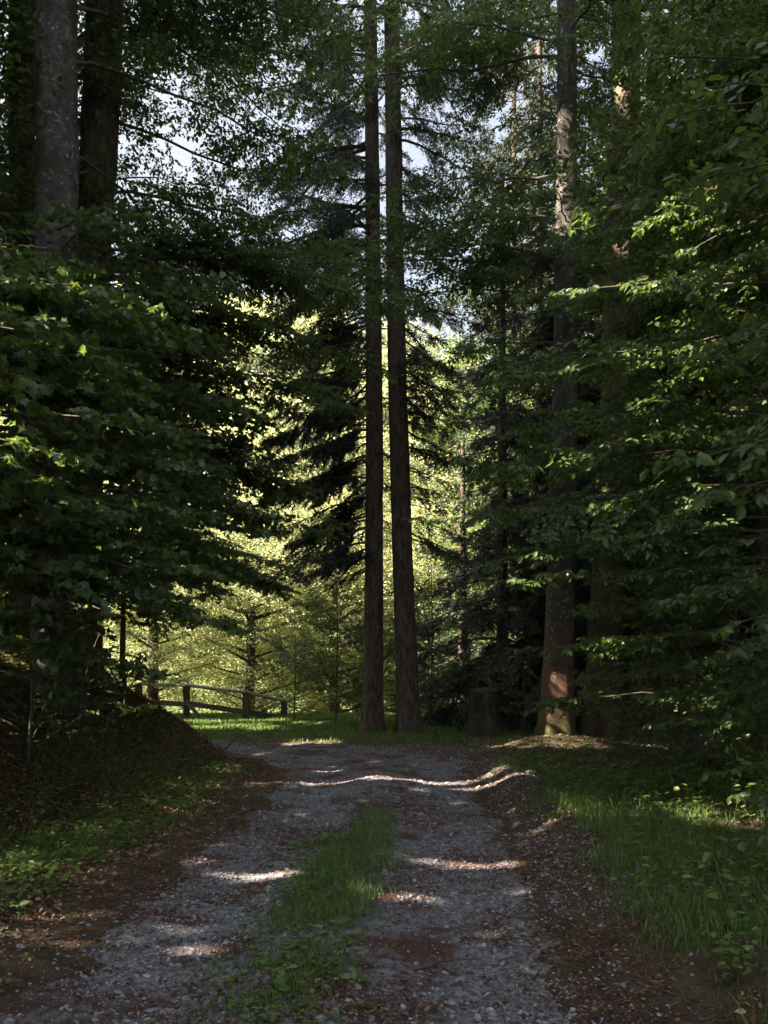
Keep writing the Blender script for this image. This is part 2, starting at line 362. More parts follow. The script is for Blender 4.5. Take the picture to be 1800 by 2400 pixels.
# ------------------------------------------------------------------ sunlit spots (the canopy leaves gaps for them)
def gspot(x, y, r, dz=0.0): gap((x, y, float(ground_h(x, y)) + dz), r)
for i in range(8): gspot(-1.9 + i * 0.42, 11.7 + 0.12 * math.sin(i * 2.1), 0.13 + 0.05 * (i > 4))
gspot(1.25, 11.4, .20); gspot(1.65, 11.6, .26); gspot(1.55, 12.0, .18)
for x, y, r in [(.45, 7.05, .07), (.7, 7.0, .09), (.95, 7.0, .08), (1.5, 8.0, .10), (1.35, 9.3, .08), (-1.15, 6.6, .05), (-.95, 6.6, .08), (-.72, 6.62, .06),
                (.05, 5.85, .05), (.22, 5.9, .06), (-1.05, 5.0, .05), (-.9, 7.95, .05), (-.55, 8.0, .05), (-.3, 8.05, .04),
                (-.2, 10.1, .04), (.35, 9.2, .05), (.9, 10.3, .06), (-.9, 9.4, .04), (.6, 8.2, .03), (-1.3, 9.0, .04), (.15, 12.8, .08), (-.8, 13.3, .08), (1.0, 6.1, .03), (.7, 5.2, .03), (.5, 10.9, .04), (1.15, 9.8, .05), (1.8, 8.7, .28), (2.2, 8.8, .3), (2.7, 8.9, .28), (3.1, 8.9, .2), (2.1, 15.0, .3), (2.6, 14.6, .35), (3.2, 14.4, .32), (3.9, 14.0, .25), (4.6, 13.8, .12),
                (-1.7, 17.5, .22), (-1.2, 17.5, .2), (-4.2, 20.5, .35), (-3.5, 21.5, .4), (-2.8, 20.2, .3), (-3.2, 23.2, .4), (-1.8, 22.0, .3), (-4.6, 22.6, .35)]:
    gspot(x, y, r)
gap((2.9, 15.0, .6), .32); gap((3.0, 15.0, 1.3), .22)
gap((3.25, 15.2, 10.4), .5); gap((3.25, 15.2, 9.8), .46); gap((3.2, 15.2, 11.2), .30)
for p, r in [(Q(1385, 200, 17.7), .3), (Q(1385, 240, 17.7), .25), (Q(1300, 1060, 17.7), .15), (Q(1385, 560, 17.7), .2), (Q(1568, 1290, 19), .25)]: gap(p, r, 1.2)
for p, r in [(Q(1500, 480, 9.5), .5), (Q(1560, 560, 9.5), .45), (Q(1350, 640, 9.5), .35), (Q(1340, 700, 9.5), .3), (Q(1290, 570, 9.5), .2), (Q(1400, 900, 9), .3), (Q(1300, 1050, 9), .25), (Q(1500, 1100, 9), .3), (Q(1300, 1290, 9), .2),
             (Q(60, 500, 7.5), .4), (Q(100, 600, 7.5), .3), (Q(60, 720, 7.5), .3), (Q(180, 780, 7.5), .3), (Q(330, 690, 9), .3), (Q(1450, 1680, 8), .25), (Q(120, 1010, 7), .2), (Q(200, 1060, 7), .15)]: gap(p, r, 1.0)

# ------------------------------------------------------------------ ground and road
def grid(xs, ys, zf, name, mat):
    X, Y = np.meshgrid(xs, ys); Z = zf(X, Y); n, m = X.shape
    v = np.stack([X, Y, Z], -1).reshape(-1, 3); i = np.arange(n - 1)[:, None] * m; j = np.arange(m - 1)[None]
    f = np.stack([i + j, i + j + 1, i + m + j + 1, i + m + j], -1).reshape(-1, 4)
    g = Geo(); g.add(v, f); return g.build(name, mat, smooth=True)
def axis(*segs): return np.unique(np.concatenate([np.arange(a, b, s) for a, b, s in segs]))
g = grid(axis((-150, -30, 15), (-30, -8, .8), (-8, 7, .07), (7, 30, .8), (30, 151, 15)),
         axis((-90, -10, 10), (-10, 1, .8), (1, 19, .08), (19, 34, .3), (34, 181, 3)), ground_h, 'ground', M_GROUND)
tag(g, kind='structure')
def road_h(x, y):
    d, s = road_dist(x, y)
    edge = np.where(s > 0, 1.22, 1.38) + 0.28 * fbm(x * 1.3, y * 1.3, 3) + 0.25 * sstep(12, 15, y)
    return ground_h(x, y) + np.clip((edge - d) * 0.10, -0.05, 0.022) + 0.012 * fbm(x * 14, y * 14, 2) - 0.004
g = grid(axis((-8, 2.6, .045)), axis((.5, 19.5, .05)), road_h, 'gravel_road', M_ROAD); tag(g, kind='structure')

# ------------------------------------------------------------------ ground cover
def rand_rot(n, flat=0.5):
    a = rng.uniform(0, 2 * np.pi, n); D = np.stack([np.cos(a), np.sin(a), rng.normal(0, flat * .6, n)], 1)
    N = np.stack([rng.normal(0, flat, n), rng.normal(0, flat, n), np.ones(n)], 1); return norm(D), norm(N)
def sample(n, x0, x1, y0, y1, near=True):
    y = y0 * (y1 / y0) ** rng.random(n) if near else rng.uniform(y0, y1, n)
    x = rng.uniform(x0, x1, n); return x, y
phi = (1 + 5 ** .5) / 2
ICO = norm(np.array([(-1, phi, 0), (1, phi, 0), (-1, -phi, 0), (1, -phi, 0), (0, -1, phi), (0, 1, phi), (0, -1, -phi), (0, 1, -phi), (phi, 0, -1), (phi, 0, 1), (-phi, 0, -1), (-phi, 0, 1)], float))
ICOF = np.array([(0, 11, 5), (0, 5, 1), (0, 1, 7), (0, 7, 10), (0, 10, 11), (1, 5, 9), (5, 11, 4), (11, 10, 2), (10, 7, 6), (7, 1, 8), (3, 9, 4), (3, 4, 2), (3, 2, 6), (3, 6, 8), (3, 8, 9), (4, 9, 5), (2, 4, 11), (6, 2, 10), (8, 6, 7), (9, 8, 1)])
def stones(geo, x, y, z, s, flat=0.5):
    n = len(x); a = rng.uniform(0, 6.28, n)
    sc = np.stack([rng.uniform(.8, 1.3, n), rng.uniform(.6, 1.0, n), rng.uniform(.35, .35 + flat, n)], 1)
    v = ICO[None] * sc[:, None] * (1 + rng.normal(0, .13, (n, 12, 1)))
    c, sn = np.cos(a)[:, None], np.sin(a)[:, None]; tx = rng.normal(0, .3, n)[:, None]
    vx = v[..., 0] * c - v[..., 1] * sn; vy = v[..., 0] * sn + v[..., 1] * c; vz = v[..., 2] + tx * vx
    V = np.stack([vx, vy, vz], -1) * s[:, None, None] + np.stack([x, y, z], 1)[:, None]
    f = (ICOF[None] + np.arange(n)[:, None, None] * 12).reshape(-1, 3)
    geo.add(V.reshape(-1, 3), f, np.repeat(rng.random(n), 20))
g = Geo()
x, y = sample(170000, -4.5, 2.8, 2.6, 18); d, s = road_dist(x, y)
dens = np.where(d < np.where(s > 0, 1.2, 1.4), .35 + .65 * np.exp(-((d - .85) / .42) ** 2), .16 * np.exp(-(d - 1.5) / .35)) * np.clip(.75 + 1.5 * fbm(x * 1.5, y * 1.5, 3), .1, 1.3)
dens = dens + np.where((s > 0) & (d > 1.3) & (d < 2.1) & (y > 5.5), .5, 0)
k = rng.random(len(x)) < dens; x, y = x[k], y[k]
sz = np.clip(rng.lognormal(-5.35, .55, len(x)), .0025, .022) * (1 + .03 * y)
stones(g, x, y, np.maximum(ground_h(x, y), road_h(x, y)) + sz * .12, sz)
g.build('gravel_stones', M_STONE); tag(bpy.data.objects['gravel_stones'], kind='stuff')
# single larger stones one can tell apart
for (px, py, dd, sz, lab) in [(1148, 1707, 11.6, .075, 'pale stone on the lip of the road below the beech'), (1125, 1840, 7.9, .06, 'rounded grey stone at the right road edge beside the grass'),
                              (1115, 1815, 8.4, .07, 'blocky reddish stone on the right road edge'), (340, 1715 + 480, 4.05, .05, 'flat pale stone at the bottom left of the road')]:
    p = Q(px, py, dd); g = Geo(); zz = float(ground_h(p[0], p[1]))
    stones(g, np.array([p[0]]), np.array([p[1]]), np.array([zz + sz * .3]), np.array([sz]), .4)
    o = g.build('stone', M_STONE, loc=(p[0], p[1], zz)); tag(o, lab, 'stone', 'larger stones along the road')

def litter(name, mat, x, y, size, kind='quad', flat=.35, lift=.006):
    g = Geo(); z = np.maximum(ground_h(x, y), road_h(x, y)); D, N = rand_rot(len(x), flat)
    put(g, kind, np.stack([x, y, z + lift + rng.random(len(x)) * .012], 1), D, N, size, cut=False)
    o = g.build(name, mat); tag(o, kind='stuff')
x, y = sample(150000, -5, 3.4, 2.6, 18); d, s = road_dist(x, y)
nz = fbm(x * 1.2 + 40, y * 1.2, 4)
dens = np.exp(-((d - np.where(s > 0, 1.38, 1.5)) / .5) ** 2) * np.clip(.9 + 1.6 * nz, 0, 1) + np.exp(-((d - .2) / .35) ** 2) * .35 + .75 * sstep(.08, .3, nz)
k = rng.random(len(x)) < dens; x, y = x[k], y[k]
litter('needle_litter', M_LITTER, x, y, rng.uniform(.012, .030, len(x)) * (1 + .04 * y), lift=.003)
x, y = sample(110000, -8, 8, 3, 19); d, s = road_dist(x, y)
k = rng.random(len(x)) < sstep(1.5, 2.4, d) * np.where(s < 0, 1, .35) + .5 * np.exp(-((x - 3) ** 2 + (y - 14.6) ** 2) / 1.5); x, y = x[k], y[k]
xb = rng.uniform(-7, -2, 45000); yb = rng.uniform(7, 16.5, 45000); x = np.append(x, xb); y = np.append(y, yb); d, s = road_dist(x, y); k = d > 1.6; x, y = x[k], y[k]
litter('leaf_litter', M_LITTER2, x, y, rng.uniform(.022, .055, len(x)), 'oval', .8)

def grass(geo, x, y, h, w, lean=.5):
    n = len(x); z = np.maximum(ground_h(x, y), road_h(x, y)) - .01; a = rng.uniform(0, 6.28, n); b = rng.uniform(0, 6.28, n)
    t = np.array([0, .4, .75, 1.]); ln = rng.uniform(.1, 1, n) * lean
    cx = np.cos(a)[:, None] * ln[:, None] * h[:, None] * t ** 2; cyy = np.sin(a)[:, None] * ln[:, None] * h[:, None] * t ** 2
    cz = h[:, None] * (t - .35 * ln[:, None] * t ** 2)
    C = np.stack([x[:, None] + cx, y[:, None] + cyy, z[:, None] + cz], -1)
    wv = np.stack([np.cos(b), np.sin(b), 0 * b], 1)[:, None] * (w[:, None] * np.array([.8, 1, .6, .06]))[..., None] * .5
    V = np.stack([C - wv, C + wv], 2).reshape(n, 8, 3)
    q = np.array([[0, 1, 3, 2], [2, 3, 5, 4], [4, 5, 7, 6]])
    f = (q[None] + np.arange(n)[:, None, None] * 8).reshape(-1, 4)
    k = np.ones(n, bool)
    geo.add(V.reshape(-1, 3), f, np.repeat(rng.random(n), 3))
def herbs(geo, x, y, size, nl=5, lift=.05, kind='oval'):
    n = len(x); z = ground_h(x, y)
    X = np.repeat(np.stack([x, y, z], 1), nl, 0); a = rng.uniform(0, 6.28, n * nl)
    D = np.stack([np.cos(a), np.sin(a), rng.uniform(.0, .5, n * nl)], 1)
    X = X + D * rng.uniform(.01, .05, n * nl)[:, None]; X[:, 2] += lift * rng.uniform(.2, 1.5, n * nl)
    N = np.stack([rng.normal(0, .35, n * nl), rng.normal(0, .35, n * nl), np.ones(n * nl)], 1)
    put(geo, kind, X, D, N, np.repeat(size, nl) * rng.uniform(.6, 1.2, n * nl), cut=False)
# strip of grass between the wheel tracks
g = Geo(); x = rng.uniform(-1.2, .8, 60000); y = 2.6 * (10 / 2.6) ** rng.random(60000); d, s = road_dist(x, y)
cl = -.12 + .10 * np.sin(y * .9)
den = np.exp(-((x - np.interp(y, [2.6, 4, 5, 6.5, 8, 10], [-.58, -.52, -.43, -.30, -.12, -.1])) / np.interp(y, [2.6, 4.5, 6.5, 8, 9.5, 10], [.28, .30, .34, .24, .16, .1])) ** 4) * np.clip(.55 + 2.2 * fbm(x * 3, y * 3, 3) + np.where(y > 5.2, .5, -.55), .02, 1) * (1 - sstep(8.6, 9.8, y))
k = rng.random(len(x)) < den * .75; x, y = x[k], y[k]
grass(g, x, y, rng.uniform(.04, .13, len(x)) * np.where(y > 5, 1.1, .7), rng.uniform(.003, .006, len(x)))
x = rng.normal(-.48, .22, 700); y = rng.uniform(2.7, 8, 700); herbs(g, x, y, rng.uniform(.03, .06, 700), 4, .03)
g.build('track_grass', M_GRASS); tag(bpy.data.objects['track_grass'], kind='stuff')
# right verge
g = Geo(); x, y = sample(120000, 1.2, 8, 3.0, 15); d, s = road_dist(x, y)
den = sstep(1.55, 2.1, d + .4 * fbm(x * 2, y * 2, 3)) * np.clip(.6 + 1.5 * fbm(x * 1.4 + 9, y * 1.4, 3), .05, 1) * np.where(y < 4.6, .35, 1) * (1 - .8 * (y > 12.5))
k = rng.random(len(x)) < den; x, y = x[k], y[k]
grass(g, x, y, rng.uniform(.06, .22, len(x)) * np.clip(1.25 - .1 * np.abs(y - 8), .6, 1.3), rng.uniform(.003, .007, len(x)), .8)
x, y = sample(5000, 1.6, 9, 4, 14.2); d, s = road_dist(x, y); k = (d > 1.9) & (rng.random(len(x)) < np.where(y > 9.3, 1, .3)); x, y = x[k], y[k]
herbs(g, x, y, rng.uniform(.05, .09, len(x)), 6, .14)
g.build('verge_grass', M_GRASS); tag(bpy.data.objects['verge_grass'], kind='stuff')
# left verge
g = Geo(); x, y = sample(90000, -6, -1.2, 3.4, 14); d, s = road_dist(x, y)
den = sstep(1.8, 2.6, d + .6 * fbm(x * 1.5, y * 1.5, 3)) * np.clip(.35 + 1.7 * fbm(x * 1.2 + 3, y * 1.2, 3), .03, 1) * (1 - .8 * sstep(.3, 1.6, ground_h(x, y)))
k = rng.random(len(x)) < den; x, y = x[k], y[k]
grass(g, x, y, rng.uniform(.04, .15, len(x)), rng.uniform(.003, .006, len(x)), .9)
x, y = sample(5000, -7, -2, 4, 16); d, s = road_dist(x, y); k = d > 2.1; x, y = x[k], y[k]
herbs(g, x, y, rng.uniform(.04, .075, len(x)), 5, .06)
g.build('bank_grass', M_GRASS); tag(bpy.data.objects['bank_grass'], kind='stuff')
# far meadow
g = Geo(); x = rng.uniform(-11, 6, 130000); y = rng.uniform(17.0, 33, 130000); d, s = road_dist(x, y)
k = (d > 1.25 + .4 * fbm(x, y, 2)); x, y = x[k], y[k]
grass(g, x, y, rng.uniform(.05, .13, len(x)), rng.uniform(.008, .016, len(x)), .7)
g.build('meadow_grass', M_GRASS); tag(bpy.data.objects['meadow_grass'], kind='stuff')

# ------------------------------------------------------------------ trees
def broadleaf(label, base, pts, rad, boughs, bark, leafm, name='beech_tree', cat='tree', group=None, kind='oval', size=.07, flare=.5, seed=0, rough=.05, dens=1., K=90, flare_h=.7, sides=26):
    """boughs: list of (z, azimuth deg, length, droop, rise) hung on the trunk, or (point, direction, length, droop, rise)"""
    b = np.asarray(base, float); root = thing(name, b, label, cat, group)
    wood = Geo(); leaf = Geo(); at = trunk_geo(wood, pts, rad, flare=flare, seed=seed, rough=rough, K=K, flare_h=flare_h, sides=sides)
    for bo in boughs:
        o, a, L, dr, ri = bo[:5]; dn = bo[5] if len(bo) > 5 else 1
        if np.isscalar(o): o = at(o)
        dirv = (math.cos(R(a)), math.sin(R(a)), 0) if np.isscalar(a) else a
        bough(leaf, wood, o, dirv, L, kind, size, dr, dens=dens * dn, rise=ri)
    wood.build('trunk', [bark, M_DEADTWIG], root, loc=b, smooth=True)
    if leaf.n: leaf.build('crown', leafm, root, loc=b)
    return root
def ring(z0, z1, n, L0, L1, dr=.06, rise=.12, a0=0, spread=None, dens=1.):
    out = []
    for i in range(n):
        t = i / max(n - 1, 1)
        a = a0 + i * 137.5 if spread is None else rng.uniform(*spread)
        out.append((z0 + (z1 - z0) * t + rng.uniform(-.2, .2), a, (L0 + (L1 - L0) * t) * rng.uniform(.8, 1.15), dr, rise, dens))
    return out
def gz(x, y): return float(ground_h(x, y))

def spruce_branches(needle, wood, at, z0, z1, n, L0, L1, droop=.35, spread=None, a0=0, dens=1., size=.075, bare=0.0):
    for i in range(n):
        t = i / max(n - 1, 1); z = z0 + (z1 - z0) * t + rng.uniform(-.15, .15)
        a = R(a0 + i * 137.5 if spread is None else rng.uniform(*spread)); L = (L0 + (L1 - L0) * t) * rng.uniform(.65, 1.2)
        d = np.array([math.cos(a), math.sin(a), rng.uniform(-.12, .15)]); K = 9; tt = np.linspace(0, 1, K)
        P = at(z) + d * (L * tt)[:, None]; P[:, 2] -= droop * L * (tt ** 1.5) - .14 * L * tt ** 4
        P[1:] += np.cumsum(rng.normal(0, .012 * L, (K - 1, 3)), 0)
        v, f = tubes(P[None], ((.011 * L + .006) * (1 - .85 * tt))[None], 5); wood.add(v, f)
        # side twigs, drooping
        n1 = max(int(L / .085 * dens), 4); q = rng.uniform(.12 + bare * .5, 1, n1) ** .85 * (K - 1); sg = np.minimum(q.astype(int), K - 2); fr = (q - sg)[:, None]
        P1 = P[sg] * (1 - fr) + P[sg + 1] * fr; D0 = norm(P[sg + 1] - P[sg]); side = np.where(rng.random(n1) < .5, 1., -1.)
        X = norm(np.cross(D0, [0, 0, 1.])); an = rng.uniform(.5, 1.1, n1)
        D1 = D0 * np.cos(an)[:, None] + X * (side * np.sin(an))[:, None]; D1[:, 2] -= rng.uniform(.2, 1.0, n1); D1 = norm(D1)
        L1_ = np.clip(L * .30, .2, .75) * rng.uniform(.5, 1.2, n1) * (1.1 - .6 * q / (K - 1))
        N1 = norm(np.cross(D1, X) + rng.normal(0, .2, (n1, 3)))
        seg_tubes(wood, P1, D1, L1_, .0035 + 0 * L1_, droop=.15, mat=0, K=2)
        P2, D2, L2, N2, _ = spawn(P1, D1, L1_, N1, .085 / dens, .8, .5, droop=.15, jit=.2)
        for (p, dd, l, nn) in ((P1, D1, L1_, N1), (P2, D2, L2, N2)):
            Pn, Dn, _, Nn, _ = spawn(p, dd, l, nn, .017 / dens, .75, 1, droop=.15, t0=0., jit=.35)
            if bare: kk = rng.random(len(Pn)) > bare; Pn, Dn, Nn = Pn[kk], Dn[kk], Nn[kk]
            put(needle, 'needle', Pn, Dn, Nn + rng.normal(0, .6, Nn.shape), size * rng.uniform(.6, 1.2, len(Pn)))
def spruce(label, base, pts, rad, sets, group=None, seed=0, bark=None, flare=.3, K=80, size=.075, dens=1.):
    b = np.asarray(base, float); root = thing('spruce_tree', b, label, 'tree', group)
    wood = Geo(); nd = Geo(); at = trunk_geo(wood, pts, rad, flare=flare, seed=seed, rough=.035, K=K, flare_h=.45)
    for s in sets: spruce_branches(nd, wood, at, size=size, **{**dict(dens=dens), **s})
    wood.build('trunk', bark or M_BARK_SPRUCE, root, loc=b, smooth=True)
    if nd.n: nd.build('crown', M_SPRUCE, root, loc=b)
    return root
def line(bx, by, tx, ty, H, r0, r1, bend=0.0, sink=.25):
    z0 = gz(bx, by); n = 7; t = np.linspace(0, 1, n)
    p = np.stack([bx + (tx - bx) * t + bend * np.sin(t * 5), by + (ty - by) * t, z0 - sink + (H + sink) * t], 1)
    return (bx, by, z0), p, r0 + (r1 - r0) * t

# --- twin spruces beyond the bend
b, p, r = line(-.26, 19.3, -.28, 19.3, 21, .23, .12, bend=.05)
spruce('left and slimmer of the twin spruces behind the bend, hung with dark drooping boughs', b, p, r,
       [dict(z0=3.9, z1=12.0, n=44, L0=2.0, L1=2.6, droop=.5, spread=(120, 250), dens=1.0), dict(z0=4.2, z1=9.6, n=15, L0=2.1, L1=2.1, droop=.5, spread=(150, 225), dens=1.9), dict(z0=5, z1=18, n=20, L0=1.2, L1=1.5, droop=.4, spread=(-80, 110)), dict(z0=10.5, z1=19, n=42, L0=3.5, L1=2.6, droop=.42, spread=(110, 260)),
        dict(z0=7, z1=19, n=18, L0=.9, L1=1.8, droop=.3, bare=.4), dict(z0=1.4, z1=9, n=30, L0=.45, L1=1.0, droop=.2, bare=.93)], group='twin spruces at the end of the road', seed=1, size=.10, flare=.6)
b, p, r = line(.57, 18.9, .0, 18.9, 21, .25, .14, bend=-.06)
spruce('right and thicker of the twin spruces behind the bend, leaning left, bare below', b, p, r,
       [dict(z0=7.0, z1=19, n=52, L0=1.6, L1=2.7, droop=.4, spread=(-70, 70)), dict(z0=12, z1=20, n=14, L0=1.2, L1=2.0, droop=.2), dict(z0=4.4, z1=8.5, n=18, L0=1.5, L1=1.8, droop=.4, spread=(-55, 40)), dict(z0=1.6, z1=9, n=26, L0=.35, L1=.9, droop=.2, bare=.95), dict(z0=6, z1=10, n=10, L0=.9, L1=1.2, droop=.2, spread=(-60, 60), bare=.5)],
       group='twin spruces at the end of the road', seed=2, size=.10, flare=.6)

# --- right: sunlit beech, mossy trunks, young spruces
b, p, r = line(3.10, 15.4, 3.42, 15.4, 20, .27, .11, bend=.07)
broadleaf('tall beech right of the stump, sunlit high on its bark and at its mossy foot', b, p, r,
          [(8.2, 175, 3.4, .10, .08), (8.9, 195, 3.0, .12, .05), (7.8, 255, 1.8, .14, .0), (6.0, 280, 1.6, .14, .0), (8.6, 300, 2.2, .14, .0), (12.0, 262, 2.0, .12, .0), (13.0, 285, 2.0, .12, .0), (5.2, 235, 1.6, .14, .0), (10.5, 170, 3.8, .08, .12), (12.8, 200, 3.8, .08, .1), (13.4, 160, 3.8, .08, .1), (6.6, 190, 2.3, .15, .0),
           (9.6, 178, 4.4, .10, .04, 1.3), (9.0, 186, 4.2, .10, .03, 1.0), (7.4, 182, 2.8, .12, .0, .8), (12.6, 174, 4.6, .08, .08, 1.0), (9.5, 250, 2.4, .1, .1), (11, 330, 3.2, .1, .1), (12.4, 20, 3.4, .1, .1), (13, 290, 3.5, .1, .1)] + ring(13.5, 20, 14, 4, 3), M_BARK_BEECH, M_BEECH, seed=3, flare=.42, rough=.08)
b, p, r = line(4.55, 18.0, 5.35, 18.0, 20, .36, .27, bend=.06)
broadleaf('thick dark trunk with orange moss right behind the sunlit beech', b, p, r, ring(10, 20, 16, 3.5, 3), M_BARK_MOSS, M_BEECH, seed=5, flare=.3, rough=.09)
b, p, r = line(6.1, 19.5, 6.2, 19.5, 20, .24, .15)
spruce('dark spruce right of the thick mossy trunk', b, p, r, [dict(z0=9, z1=19, n=40, L0=2.6, L1=1.4, droop=.3)], seed=6)
b, p, r = line(6.35, 18.2, 6.6, 18.2, 12, .11, .05, bend=.08)
broadleaf('slender young beech deep in the right wood with a sunlit stem', b, p, r, ring(4, 11, 14, 2.2, 1.4), M_BARK_BEECH, M_BEECH, seed=8, K=50, flare=.2)
for (px, d, H, L0, L1, n, lab) in [(1085, 20.8, 13.5, 2.5, .5, 120, 'bushy young spruce with boughs to the ground behind the stump'), (1165, 23.0, 22, 2.9, 1.6, 150, 'tall dense spruce rising between the stump and the beech'),
                           (1000, 24.5, 8.0, 1.9, .3, 70, 'small spruce close to the right of the twin spruces'), (1110, 26.5, 24, 2.6, 2.0, 110, 'farther tall spruce showing above the bushy one behind the stump'),
                           (1235, 20.0, 18, 2.3, 1.4, 110, 'dark spruce hidden directly behind the sunlit beech')]:
    x = (px * 1.085 - 900) / 2000 * d; b, p, r = line(x, d, x, d, H, .16, .05)
    spruce(lab, b, p, r, [dict(z0=.5, z1=H - .2, n=n, L0=L0, L1=L1, droop=.38)], seed=int(px), size=.15, dens=.8, K=40)

# --- left: trunks on the bank
b, p, r = line(-4.45, 11.6, -4.45, 11.6, 17, .30, .235)
broadleaf('grey lichen-spotted beech trunk on the left bank', b, p, r,
          [(9.8, 20, 3.8, .12, .0, .9), (10.6, 45, 4.2, .1, .05, .9), (8.6, 60, 3.6, .14, .0, .9), (12.2, 35, 4.5, .1, .1, .9), (11.4, 15, 4.0, .1, .05, .6)] + ring(11.5, 18, 16, 4.5, 3.5, a0=30), M_BARK_GREY, M_BEECH, seed=11, flare=.25)
b, p, r = line(-4.62, 13.4, -4.22, 13.4, 11.6, .24, .33)
p[:, 0] = np.interp(p[:, 2], [0, 6, 12.5, 16], [-4.75, -4.66, -4.35, -4.2]); r = np.interp(p[:, 2], [0, 6, 12, 16], [.30, .25, .29, .27])
broadleaf('dark brown leaning trunk just right of the grey beech on the left bank', b, p, r,
          [(7.9, -3, 5.0, .10, .0, 1.2), (8.4, 4, 5.0, .10, .0, 1.2), (7.2, 2, 4.6, .12, .0, 1.2), (5.5, 25, 4.2, .16, .0), (6.6, 5, 4.0, .16, .05), (7.6, 35, 4.2, .14, .0), (9.0, 15, 3.8, .14, .04, 1.), (10.2, 30, 3.8, .12, .05, .7), (11.4, 0, 3.6, .12, .06, .7), (6.0, 50, 3.8, .16, .0), (8.1, -10, 3.4, .16, .02)]
          + ring(11.5, 12.8, 6, 4, 4), M_BARK_SPRUCE, M_BEECH, name='beech_tree', seed=12, flare=.15)
b, p, r = line(-6.0, 14.2, -6.05, 14.2, 15, .23, .19)
broadleaf('leftmost dark trunk on the bank behind the grey beech', b, p, r, ring(7, 15, 14, 4, 3), M_BARK_MOSS, M_BEECH, seed=13, flare=.15)

# --- left understorey: maples on the bank reaching over the verge
def sapling(label, x, y, H, boughs, name, leafm, kind, size, dens=1., r=.045, lean=(0, 0), seed=0, group=None, cat='tree'):
    b, p, rr = line(x, y, x + lean[0], y + lean[1], H, r, r * .3, bend=.05)
    return broadleaf(label, b, p, rr, boughs, M_BARK_BEECH, leafm, name=name, kind=kind, size=size, dens=dens, seed=seed, flare=.2, K=40, sides=10, group=group, cat=cat, flare_h=.2)
g1 = 'young maples on the left bank'
sapling('young maple nearest on the left, large pale green leaves at the frame edge', -4.3, 7.4, 5.3, ring(1.9, 5.2, 17, 2.1, 1.5, .12, .05, spread=(-60, 45), dens=.8), 'maple_tree', M_MAPLE, 'maple', .098, r=.05, seed=21, group=g1)
sapling('leafy young maple below the grey beech on the left bank', -4.3, 9.3, 6.0, ring(1.7, 2.5, 9, 1.15, 1.3, .12, .0, spread=(-60, 30)) + ring(2.5, 6.0, 20, 2.6, 1.9, .12, .04, spread=(-70, 40), dens=.8), 'maple_tree', M_MAPLE, 'maple', .095, r=.05, seed=22, group=g1)
sapling('spreading young maple on the left bank crest above the leaf litter', -4.4, 11.4, 6.5, ring(2.3, 2.9, 6, 1.2, 1.4, .12, .0, spread=(-70, 10)) + ring(2.9, 7.5, 22, 2.8, 2.2, .12, .03, spread=(-70, 50), dens=.8), 'maple_tree', M_MAPLE, 'maple', .095, r=.05, seed=23, group=g1)
sapling('low young maple whose boughs overhang the nose of the left bank', -4.2, 13.6, 5.8, ring(3.35, 6.8, 20, 3.0, 2.4, .12, .03, spread=(-60, 50), dens=.9), 'maple_tree', M_MAPLE, 'maple', .10, r=.05, seed=24, group=g1)
sapling('young beech behind the maples beside the left bank', -5.6, 15.2, 9, ring(3, 10, 26, 3.6, 2.8, .1, .05, spread=(-60, 60)), 'beech_tree', M_BEECH, 'oval', .075, r=.07, seed=25)

# --- right understorey: beeches reaching in from the right
g2 = 'young beeches on the right of the road'
sapling('young beech nearest on the right, broad leaves at the frame edge', 4.1, 7.0, 6.5, ring(.8, 7, 24, 1.7, 1.3, .10, .05, spread=(110, 230), dens=.8), 'beech_tree', M_BEECH, 'oval', .095, r=.05, seed=31, group=g2)
sapling('young beech on the right with long flat sprays in front of the sunlit beech', 4.4, 9.3, 7,
        [(1.3, 180, 2.6, .06, .0), (1.9, 172, 2.9, .08, .05), (2.7, 183, 3.0, .06, .03), (3.1, 178, 3.2, .06, .0), (3.55, 176, 3.7, .06, .04, 1.2), (3.85, 180, 3.6, .06, .03, 1.2), (4.3, 170, 3.0, .07, .06), (4.9, 182, 3.0, .07, .07), (5.2, 174, 2.9, .07, .05), (5.8, 170, 2.6, .07, .1), (6.4, 186, 2.5, .07, .1)] + ring(1, 7, 14, 1.9, 1.5, .08, .08, spread=(100, 260)),
        'beech_tree', M_BEECH, 'oval', .085, dens=.85, r=.06, seed=32, group=g2)
sapling('bushy young beech behind the others on the right, filling the wood edge', 5.2, 11.8, 8.5, ring(.6, 9, 30, 2.6, 1.8, .08, .08, spread=(90, 270)), 'beech_tree', M_BEECH, 'oval', .08, r=.06, seed=33, group=g2)
sapling('young beech with dark boughs in the top right corner', 6.0, 10.5, 12, ring(6.5, 13, 24, 3.6, 3.0, .09, .08, spread=(110, 250)), 'beech_tree', M_BEECH, 'oval', .085, r=.09, seed=34, group=g2)
sapling('low beech bush at the right edge over the dark grass', 4.6, 8.2, 2.5, ring(.5, 2.6, 12, 1.6, 1.3, .12, .02, spread=(110, 240)), 'beech_tree', M_BEECH, 'oval', .09, r=.03, seed=35, group=g2)

